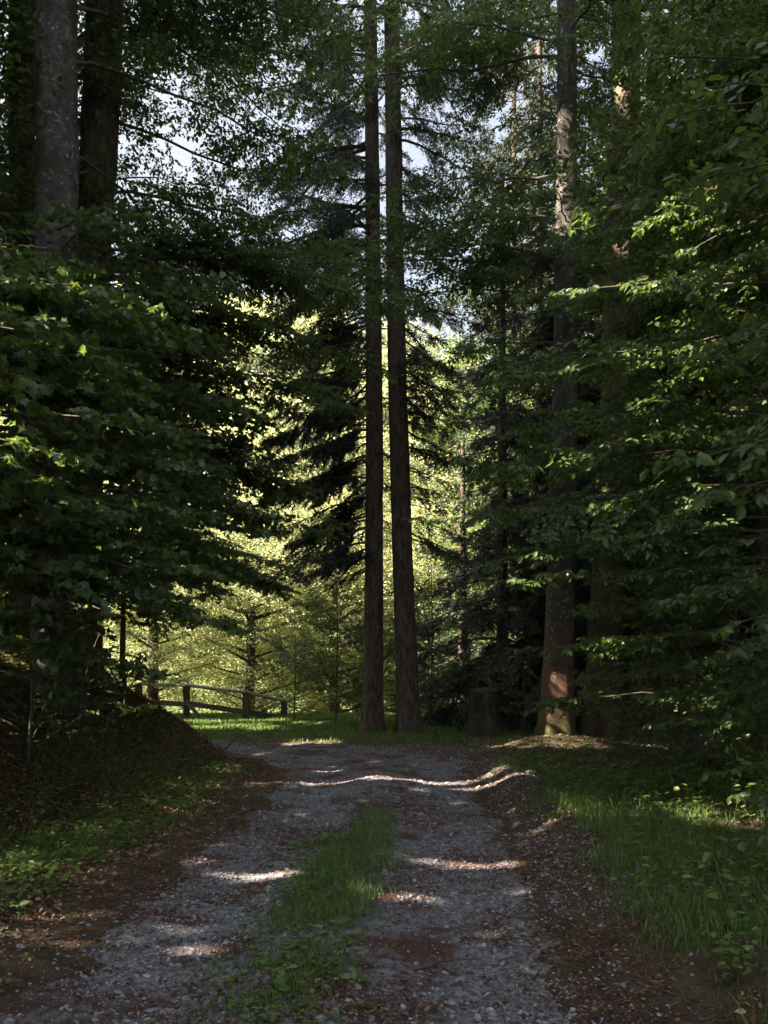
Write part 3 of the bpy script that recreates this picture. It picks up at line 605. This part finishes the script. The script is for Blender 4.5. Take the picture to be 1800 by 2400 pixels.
sapling('young beech whose flat sprays cross the dark trunk of the sunlit beech', 5.2, 12.8, 9.5, [(3.6, 178, 2.8, .08, .0, 1.2), (4.2, 184, 3.0, .07, .0, 1.2), (4.9, 174, 3.0, .07, .02, 1.2), (5.6, 182, 3.0, .07, .02, 1.2), (6.4, 176, 2.8, .07, .02), (7.4, 183, 2.7, .07, .03), (8.4, 176, 2.6, .07, .03), (2.6, 182, 2.0, .08, .0), (5.2, 200, 2.4, .07, .0), (6.8, 160, 2.4, .07, .0)], 'beech_tree', M_BEECH, 'oval', .075, r=.06, seed=37, group=g2)
sapling('close young beech at the very right edge with big dark leaves', 3.15, 4.9, 5.0, [(.75, 170, 1.25, .14, .0), (1.0, 185, 1.1, .1, .0), (2.0, 176, 1.2, .12, .0), (2.7, 182, 1.3, .1, .02), (3.1, 170, 1.4, .1, .0), (3.5, 186, 1.2, .1, .0), (4.6, 175, 1.5, .1, .02), (5.0, 184, 1.4, .1, .02), (5.4, 172, 1.5, .1, .02)], 'beech_tree', M_BEECH, 'oval', .10, dens=.7, r=.035, seed=36, group=g2)
sapling('young maple with long flat boughs low over the left verge', -4.6, 8.4, 5.6, ring(2.5, 5.6, 20, 2.6, 2.2, .10, .0, spread=(-35, 35), dens=.9), 'maple_tree', M_MAPLE, 'maple', .095, r=.05, seed=26, group=g1)

# --- shrubs round the twin spruces and the stump
def shrub(label, x, y, H, n, L, size=.09, leafm=None, seed=0, group=None, dens=1.1):
    leafm = leafm or M_BEECH; b = (x, y, gz(x, y)); root = thing('shrub', b, label, 'shrub', group); wood = Geo(); leaf = Geo()
    for i in range(n):
        a = rng.uniform(0, 6.28); el = rng.uniform(.15, 1.3); z = rng.uniform(0, .6) * H
        d = np.array([math.cos(a) * math.cos(el), math.sin(a) * math.cos(el), math.sin(el)])
        bough(leaf, wood, np.array(b) + [0.1 * math.cos(a), .1 * math.sin(a), z], d, L * rng.uniform(.6, 1.1), 'oval', size, .15, dens=dens, r0=.012)
    st = np.array([[b[0], b[1], b[2] - .1], [b[0] + .05, b[1], b[2] + .5 * H], [b[0], b[1] + .05, b[2] + H]])
    v, f = tubes(st[None], np.array([[.025, .018, .006]]), 6); wood.add(v, f)
    wood.build('stem', [M_DEADTWIG, M_DEADTWIG], root, loc=b, smooth=True); leaf.build('foliage', leafm, root, loc=b)
g3 = 'shrubs beyond the bend'
for (px, d, H, n, L, lab) in [(635, 23.2, 3.2, 24, 1.9, 'leafy shrub at the right end of the wooden fence'), (725, 21.3, 4.6, 34, 2.0, 'tall shrub left of the twin spruces with arching stems'),
                              (822, 21.6, 4.0, 26, 1.6, 'shrub showing between the twin spruce trunks'), (930, 21.0, 4.6, 34, 1.9, 'tall shrub right of the twin spruces against the bright glade'),
                              (1130, 18.6, 1.5, 14, 1.2, 'low dark shrub between the stump and the beech'), (1010, 21.0, 2.6, 18, 1.5, 'dark shrub behind the left side of the stump'), (1390, 14.2, 1.9, 18, 1.4, 'leafy shrub right of the foot of the sunlit beech'),
                              (1500, 12.2, 2.1, 20, 1.6, 'broad low shrub in the shade at the right wood edge'), (60, 9.6, 1.3, 12, 1.1, 'low shrub on the left bank at the frame edge'), (170, 11.0, 1.2, 12, 1.1, 'low shrub on the left bank under the maples'),
                              (265, 12.8, 1.1, 12, 1.0, 'low shrub on the left bank near its nose')]:
    shrub(lab, (px * 1.085 - 900) / 2000 * d, d, H, n, L, group=g3 if d > 20.9 else None, seed=int(px))

# --- forest wall behind: sunlit trees beyond the fence (shared crowns)
def wall_crown(H, rad, n, z0, size, seed):
    """a free-standing leafy crown: many short boughs around a forked stem"""
    wood = Geo(); leaf = Geo(); at = trunk_geo(wood, [(0, 0, -1.5), (.2, 0, H * .4), (-.1, .2, H * .95)], [.02 * H + .05, .014 * H + .03, .03], sides=8, K=24, flare=.2, seed=seed)
    for i in range(n):
        t = i / n; z = z0 + (H - z0) * t; rr = rad * (math.sin(math.pi * min(.12 + .95 * t, 1)) ** .6 + .12) * rng.uniform(.65, 1.15); a = i * 2.399
        d = np.array([math.cos(a), math.sin(a), 0]); tt = np.linspace(0, 1, 5)
        P = at(z) + d * (rr * tt)[:, None]; P[:, 2] += .3 * rr * tt
        v, f = tubes(P[None], ((.02 * rr + .01) * (1 - .8 * tt))[None], 4); wood.add(v, f)
        m = int(rr * 4.5) + 4; q = rng.uniform(.35, 1.05, m)
        C = at(z) + d * (rr * q)[:, None]; C[:, 2] += .3 * rr * q; C += rng.normal(0, .3, C.shape) * np.array([1, 1, .5])
        k = 62; off = rng.normal(0, 1, (m, k, 3)) * np.array([.42, .42, .13]) * rng.uniform(.7, 1.3, (m, 1, 1))
        Pl = (C[:, None] + off).reshape(-1, 3); aa = rng.uniform(0, 6.28, len(Pl))
        D = np.stack([np.cos(aa), np.sin(aa), rng.normal(-.25, .35, len(Pl))], 1); N = np.stack([rng.normal(-.3, .8, len(Pl)), rng.normal(-.2, .8, len(Pl)), np.ones(len(Pl))], 1)
        cl = np.repeat(rng.normal(0, .16, m), k)
        put(leaf, 'quad', Pl, D, N, size * rng.uniform(.6, 1.3, len(Pl)), rnd=np.clip(rng.random(len(Pl)) * .6 + .2 + cl, 0, 1), cut=False)
    return wood, leaf
protos = []
for i, (H, rad, n, z0, size) in enumerate([(20, 4.2, 75, 1.5, .14), (15, 3.8, 60, .8, .12), (10, 3.2, 48, .4, .10)]):
    w, l = wall_crown(H, rad, n, z0, size, i)
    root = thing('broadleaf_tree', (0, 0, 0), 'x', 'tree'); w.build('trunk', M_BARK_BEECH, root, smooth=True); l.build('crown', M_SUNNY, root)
    protos.append(root)
used = set()
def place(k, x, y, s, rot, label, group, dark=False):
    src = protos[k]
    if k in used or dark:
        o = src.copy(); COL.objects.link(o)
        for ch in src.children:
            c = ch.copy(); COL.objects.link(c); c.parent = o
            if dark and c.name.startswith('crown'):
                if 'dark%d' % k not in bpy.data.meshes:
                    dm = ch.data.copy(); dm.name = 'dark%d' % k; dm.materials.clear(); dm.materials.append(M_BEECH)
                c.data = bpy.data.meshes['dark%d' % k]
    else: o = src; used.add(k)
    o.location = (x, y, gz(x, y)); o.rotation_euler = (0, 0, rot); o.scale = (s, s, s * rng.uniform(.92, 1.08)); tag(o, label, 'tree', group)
GB = 'sunlit trees beyond the fence'
BG = [(1, -7.5, 27.5, .62, 'leafy tree behind the left fence post with a dark stem'), (2, -4.6, 29, .85, 'green tree just behind the middle of the fence'), (2, -1.7, 30.5, .9, 'bright bushy tree left of the twin spruces'),
      (2, -9.8, 31.5, .9, 'sunlit tree glimpsed through the left maples'), (1, -5.0, 35, 1.05, 'tall yellow-green tree right above the fence')]
for k, x, y, s, lab in BG: place(k, x, y, s, rng.uniform(0, 6.28), lab, GB)
for i, (k, x, y, s) in enumerate([(2, 1.5, 31, .8), (1, -1.0, 37, 1.0), (2, 3.6, 34, 1.1), (1, 5.6, 38, 1.0), (2, 9, 32, 1.2), (1, 10.5, 40, 1.1), (0, -12, 43, 1.3), (0, -7.6, 45, 1.3), (0, -3.4, 46, 1.25), (0, 1.0, 44, 1.15), (0, 4.6, 46, 1.1), (0, 8.4, 47, 1.1), (0, 13, 48, 1.1),
                                  (0, -16, 55, 1.2), (0, -10, 57, 1.15), (0, -4, 56, 1.4), (0, 1.5, 58, 1.35), (0, 7, 58, 1.1), (0, 13, 60, 1.2), (0, 20, 56, 1.2), (0, -22, 50, 1.2), (1, 16, 38, 1.2)]):
    place(k, x, y, s, rng.uniform(0, 6.28), 'one of the sunlit trees standing in the bright glade behind the spruces', GB)
GW = 'dim trees filling the wood behind'
for i, (k, x, y, s) in enumerate([(1, 9.5, 22, 1.2), (0, 12.5, 26, 1.1), (1, 8.8, 17, 1.1), (0, 11.5, 15, 1.1), (0, 16, 20, 1.2), (1, 7.2, 25, 1.0), (0, 9.3, 29, 1.1),
                                  (1, 5.4, 28, 1.0), (2, 6.2, 23.5, 1.0), (0, 9, 5, 1.0), (0, 12, -1, 1.1), (1, 8, 0, 1.0), (0, 7.5, -8, 1.0), (0, 14, 9, 1.2)]):
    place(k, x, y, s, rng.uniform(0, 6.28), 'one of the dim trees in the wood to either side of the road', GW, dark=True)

# --- tall trees left of and behind the camera that keep the road in shade (their canopy has the gaps above)
def clear_spot(x, y, H, r=.4):
    for _ in range(200):
        X = x + rng.normal(0, .5); Y = y + rng.normal(0, .5); ok = True
        for g, rr, s0 in GAPS:
            hx = SUN[:2] / (SUN[:2] @ SUN[:2]); t = (np.array([X, Y]) - g[:2]) @ hx; q = g + t * SUN
            if t > 0 and q[2] < H + 1 and np.hypot(X - q[0], Y - q[1]) < r: ok = False; break
        if ok: return X, Y
    return x, y
for i, (x, y, H) in enumerate([(-8.5, 12.8, 24), (-13, 9.5, 26), (-9.8, 2.6, 12), (-9.5, 14, 17), (-9, 18, 11), (-12.5, 22.5, 7.5), (-12.5, 17, 18), (-14, 14.5, 24), (-18, 12.5, 25), (-11, 11.5, 22), (-17, 15, 22), (-8, 1, 17), (-8.5, 6, 18), (-9, -5, 18), (-8.8, 10.5, 16), (-12.5, 4, 20), (-12.5, -2, 20), (-12, 9, 18), (-13, -8, 20), (-16.5, 1, 21), (-16, 7, 21), (-17, -6, 21), (-4.5, -3, 16), (-6.4, -1.2, 13), (-20, 4, 22), (-20, -3, 22)]):
    x, y = clear_spot(x, y, H); b = (x, y, gz(x, y)); root = thing('beech_tree', b, 'tall beech of the dense wood left of the road', 'tree', 'tall beeches left of the road')
    wood = Geo(); leaf = Geo(); at = trunk_geo(wood, [(x, y, b[2] - .2), (x + .2, y, b[2] + H * .5), (x, y, b[2] + H)], [.28, .2, .05], sides=10, K=24, seed=i)
    n = 170; t = rng.random(n); zz = b[2] + H * (.22 + .8 * t); rr = 3.6 * (np.sin(np.pi * np.clip(.25 + .72 * t, 0, 1)) ** .5); a = rng.uniform(0, 6.28, n); q = np.sqrt(rng.random(n))
    C = np.stack([x + rr * q * np.cos(a), y + rr * q * np.sin(a), zz], 1); near = x > -10.8 and y < 13.5; k = 400 if near else 120; lsz = .12 if near else .24
    Pl = (C[:, None] + rng.normal(0, 1, (n, k, 3)) * np.array([.65, .65, .3])).reshape(-1, 3)
    aa = rng.uniform(0, 6.28, len(Pl)); D = np.stack([np.cos(aa), np.sin(aa), rng.normal(-.2, .3, len(Pl))], 1)
    N = np.stack([rng.normal(-.4, .4, len(Pl)), rng.normal(0, .4, len(Pl)), np.ones(len(Pl))], 1)
    put(leaf, 'oval' if near else 'quad', Pl, D, N, lsz * rng.uniform(.6, 1.2, len(Pl)))
    Cs = C[::4]; Cs = Cs[keep(Cs, .5)]; S = np.stack([at(c[2] - .8) for c in Cs]); tt = np.linspace(0, 1, 4)[None, :, None]
    v, f = tubes(S[:, None] * (1 - tt) + Cs[:, None] * tt, np.tile(np.array([.05, .04, .025, .01]), (len(Cs), 1)), 4); wood.add(v, f)
    wood.build('trunk', M_BARK_BEECH, root, loc=b, smooth=True); leaf.build('crown', M_BEECH, root, loc=b)

# ------------------------------------------------------------------ stump
bx, by = (1043 * 1.085 - 900) / 2000 * 18.2, 18.2; b = np.array((bx, by, gz(bx, by)))
root = thing('tree_stump', b, 'tall rotten tree stump with a mossy top left of the sunlit beech', 'tree stump')
w = Geo(); n = 24; zs = np.linspace(-.15, .98, n) * 1; P = np.stack([bx + 0 * zs, by + 0 * zs, b[2] + zs], 1)
rr = .275 + .20 * np.exp(-np.clip(zs, 0, 9) / .22) + .02 * np.sin(zs * 9)
v, f = tubes(P[None], rr[None], 36, lambda k, a: 1 + .05 * np.cos(a * 5 + 1) + .26 * np.exp(-k / 6) * np.cos(a * 5) + .07 * np.cos(a * 13 + .5 * np.sin(k * .3)) + .34 * fbm(a * 5, k * .10, 3) + .10 * fbm(a * 9 + 7, k * .5, 2) + 0 * k)
vr = v.reshape(n, 36, 3); vr[-1, :, 2] += .10 * fbm(np.arange(36) * .6, np.arange(36) * 0, 3); vr[-2, :, 2] += .05 * fbm(np.arange(36) * .6, np.arange(36) * 0, 3)
top = vr[-1]; v2 = np.vstack([top, top.mean(0) + [0, 0, .01]]); w.add(v, f); w.add(v2, np.array([[i, (i + 1) % 36, 36] for i in range(36)]))
w.build('body', M_STUMP, root, loc=b, smooth=True)
w = Geo(); rings = 7; a = np.arange(36) / 36 * 2 * np.pi; vs_ = []
for i in range(rings):
    q = 1 - i / rings; rad = .315 * q * (1 + .10 * np.cos(a * 3 + 1) + .07 * np.sin(a * 7)); hz = .98 + (.0 if i == 0 else .02 + .006 * i) + .05 * fbm(a * 3, i * .7, 3)
    vs_.append(np.stack([bx + rad * np.cos(a), by + rad * np.sin(a), b[2] + hz + 0 * a], 1))
V = np.vstack(vs_ + [np.array([[bx, by, b[2] + 1.045]])])
F_ = [[i * 36 + j, i * 36 + (j + 1) % 36, (i + 1) * 36 + (j + 1) % 36, (i + 1) * 36 + j] for i in range(rings - 1) for j in range(36)]
w.add(V, np.array(F_)); w.f.append((np.array([[(rings - 1) * 36 + j, (rings - 1) * 36 + (j + 1) % 36, rings * 36] for j in range(36)]), np.full(36, .5, np.float32), 0))
w.build('moss_cap', M_MOSS, root, loc=b, smooth=True)

# ------------------------------------------------------------------ fence
def beam(geo, a, b_, w, h, mat=0):
    a = np.asarray(a, float); b_ = np.asarray(b_, float); d = norm(b_ - a); up = np.array([0, 0, 1.]) if abs(d[2]) < .9 else np.array([0, 1., 0])
    x = norm(np.cross(d, up)); z = np.cross(x, d); K = 8; t = np.linspace(0, 1, K); bev = .82
    prof = np.array([(-1, -bev), (-1, bev), (-bev, 1), (bev, 1), (1, bev), (1, -bev), (bev, -1), (-bev, -1)]) * .5
    C = a + (b_ - a) * t[:, None]; C[1:-1] += rng.normal(0, .003, (K - 2, 3))
    V = C[:, None] + prof[None, :, 0:1] * w * x + prof[None, :, 1:2] * h * z
    f = [[k * 8 + j, (k + 1) * 8 + j, (k + 1) * 8 + (j + 1) % 8, k * 8 + (j + 1) % 8] for k in range(K - 1) for j in range(8)]
    geo.add(V.reshape(-1, 3), np.array(f), None, mat); n0 = geo.n - 8 * K
    geo.f.append((np.array([[j for j in range(8)], [(K - 1) * 8 + 7 - j for j in range(8)]]) + n0, np.full(2, .5, np.float32), mat))
PD = [(300, 25.8), (403, 25), (531, 24.2), (614, 25.2)]
pos = [np.array([(px * 1.085 - 900) / 2000 * d, d]) for px, d in PD]
fz = [1.6 + (1560 - py * 1.085) / 2000 * d for py, (px, d) in zip([1477, 1480, 1495, 1514], PD)]
lab = 'weathered wooden fence with two rails and square posts across the glade'
b = np.array([pos[1][0], pos[1][1], gz(*pos[1])]); root = thing('fence', b, lab, 'fence')
for (p, tz) in zip(pos, fz):
    g = Geo(); z0 = gz(*p) - .3; beam(g, (p[0], p[1], z0), (p[0], p[1], tz - .02), .18, .18); g.build('post', M_FENCE, root, loc=b)
for i in range(3):
    a, c = pos[i], pos[i + 1]
    g = Geo(); P = np.array([[a[0], a[1], fz[i]], [(a[0] + c[0]) / 2, (a[1] + c[1]) / 2, (fz[i] + fz[i + 1]) / 2 - .01], [c[0], c[1], fz[i + 1]]])
    v, f = tubes(P[None], np.array([[.045, .05, .045]]), 8); g.add(v, f); g.build('top_rail', M_RAIL, root, loc=b, smooth=True)
    g = Geo(); o = np.array([0, -.09]); a2, c2 = a + o, c + o
    beam(g, (a2[0] + .0, a2[1], fz[i] - .52), (c2[0], c2[1], fz[i + 1] - .56), .05, .15); g.build('lower_rail', M_FENCE, root, loc=b)
g = Geo(); p = pos[1]; beam(g, (p[0] + .08, p[1] - .14, fz[1] - .55), (p[0] + .62, p[1] - .5, gz(p[0] + .62, p[1]) - .1), .08, .08); g.build('brace', M_FENCE, root, loc=b)

# --- a few fallen sticks
for (px, py, d, L, a, lab) in [(700, 1617, 16.6, .9, 10, 'dark fallen stick on the far bend of the road'), (520, 1610, 16.2, .8, 50, 'thin arching dead twig at the nose of the left bank'), (955, 2085, 4.62, .45, 25, 'short forked stick lying on the gravel near the camera')]:
    q = Q(px, py, d); z = gz(q[0], q[1]); g = Geo(); t = np.linspace(0, 1, 8); up = .25 if 'arching' in lab else .02
    P = np.stack([q[0] + (t - .5) * L * math.cos(R(a)) + .03 * np.sin(t * 7), q[1] + (t - .5) * L * math.sin(R(a)), z + .03 + up * np.sin(t * 3.1)], 1)
    v, f = tubes(P[None], (.010 * (1 - .7 * t) * (1 + d / 20))[None], 6); g.add(v, f)
    P2 = np.stack([P[4], P[4] + [.1 * L, .12 * L, .02], P[4] + [.22 * L, .2 * L, .05]]); v, f = tubes(P2[None], np.array([[.006, .005, .002]]), 5); g.add(v, f)
    tag(g.build('fallen_stick', M_DEADTWIG, loc=(q[0], q[1], z), smooth=True), lab, 'stick')

# ------------------------------------------------------------------ thin woodland haze
hx = (-160, 160, -100, 190, -5, 42)
V = np.array([(x, y, z) for x in hx[:2] for y in hx[2:4] for z in hx[4:]], float)
g = Geo(); g.add(V, np.array([[0, 1, 3, 2], [4, 6, 7, 5], [0, 4, 5, 1], [2, 3, 7, 6], [0, 2, 6, 4], [1, 5, 7, 3]]))
mh, nt, N, L = nodes('haze'); pv = N.new('ShaderNodeVolumePrincipled'); pv.inputs['Color'].default_value = (.9, .94, 1, 1); pv.inputs['Density'].default_value = HAZE
pv.inputs['Anisotropy'].default_value = .2
o = N.new('ShaderNodeOutputMaterial'); L.new(pv.outputs[0], o.inputs['Volume'])
if HAZE: tag(g.build('haze', mh), kind='stuff')
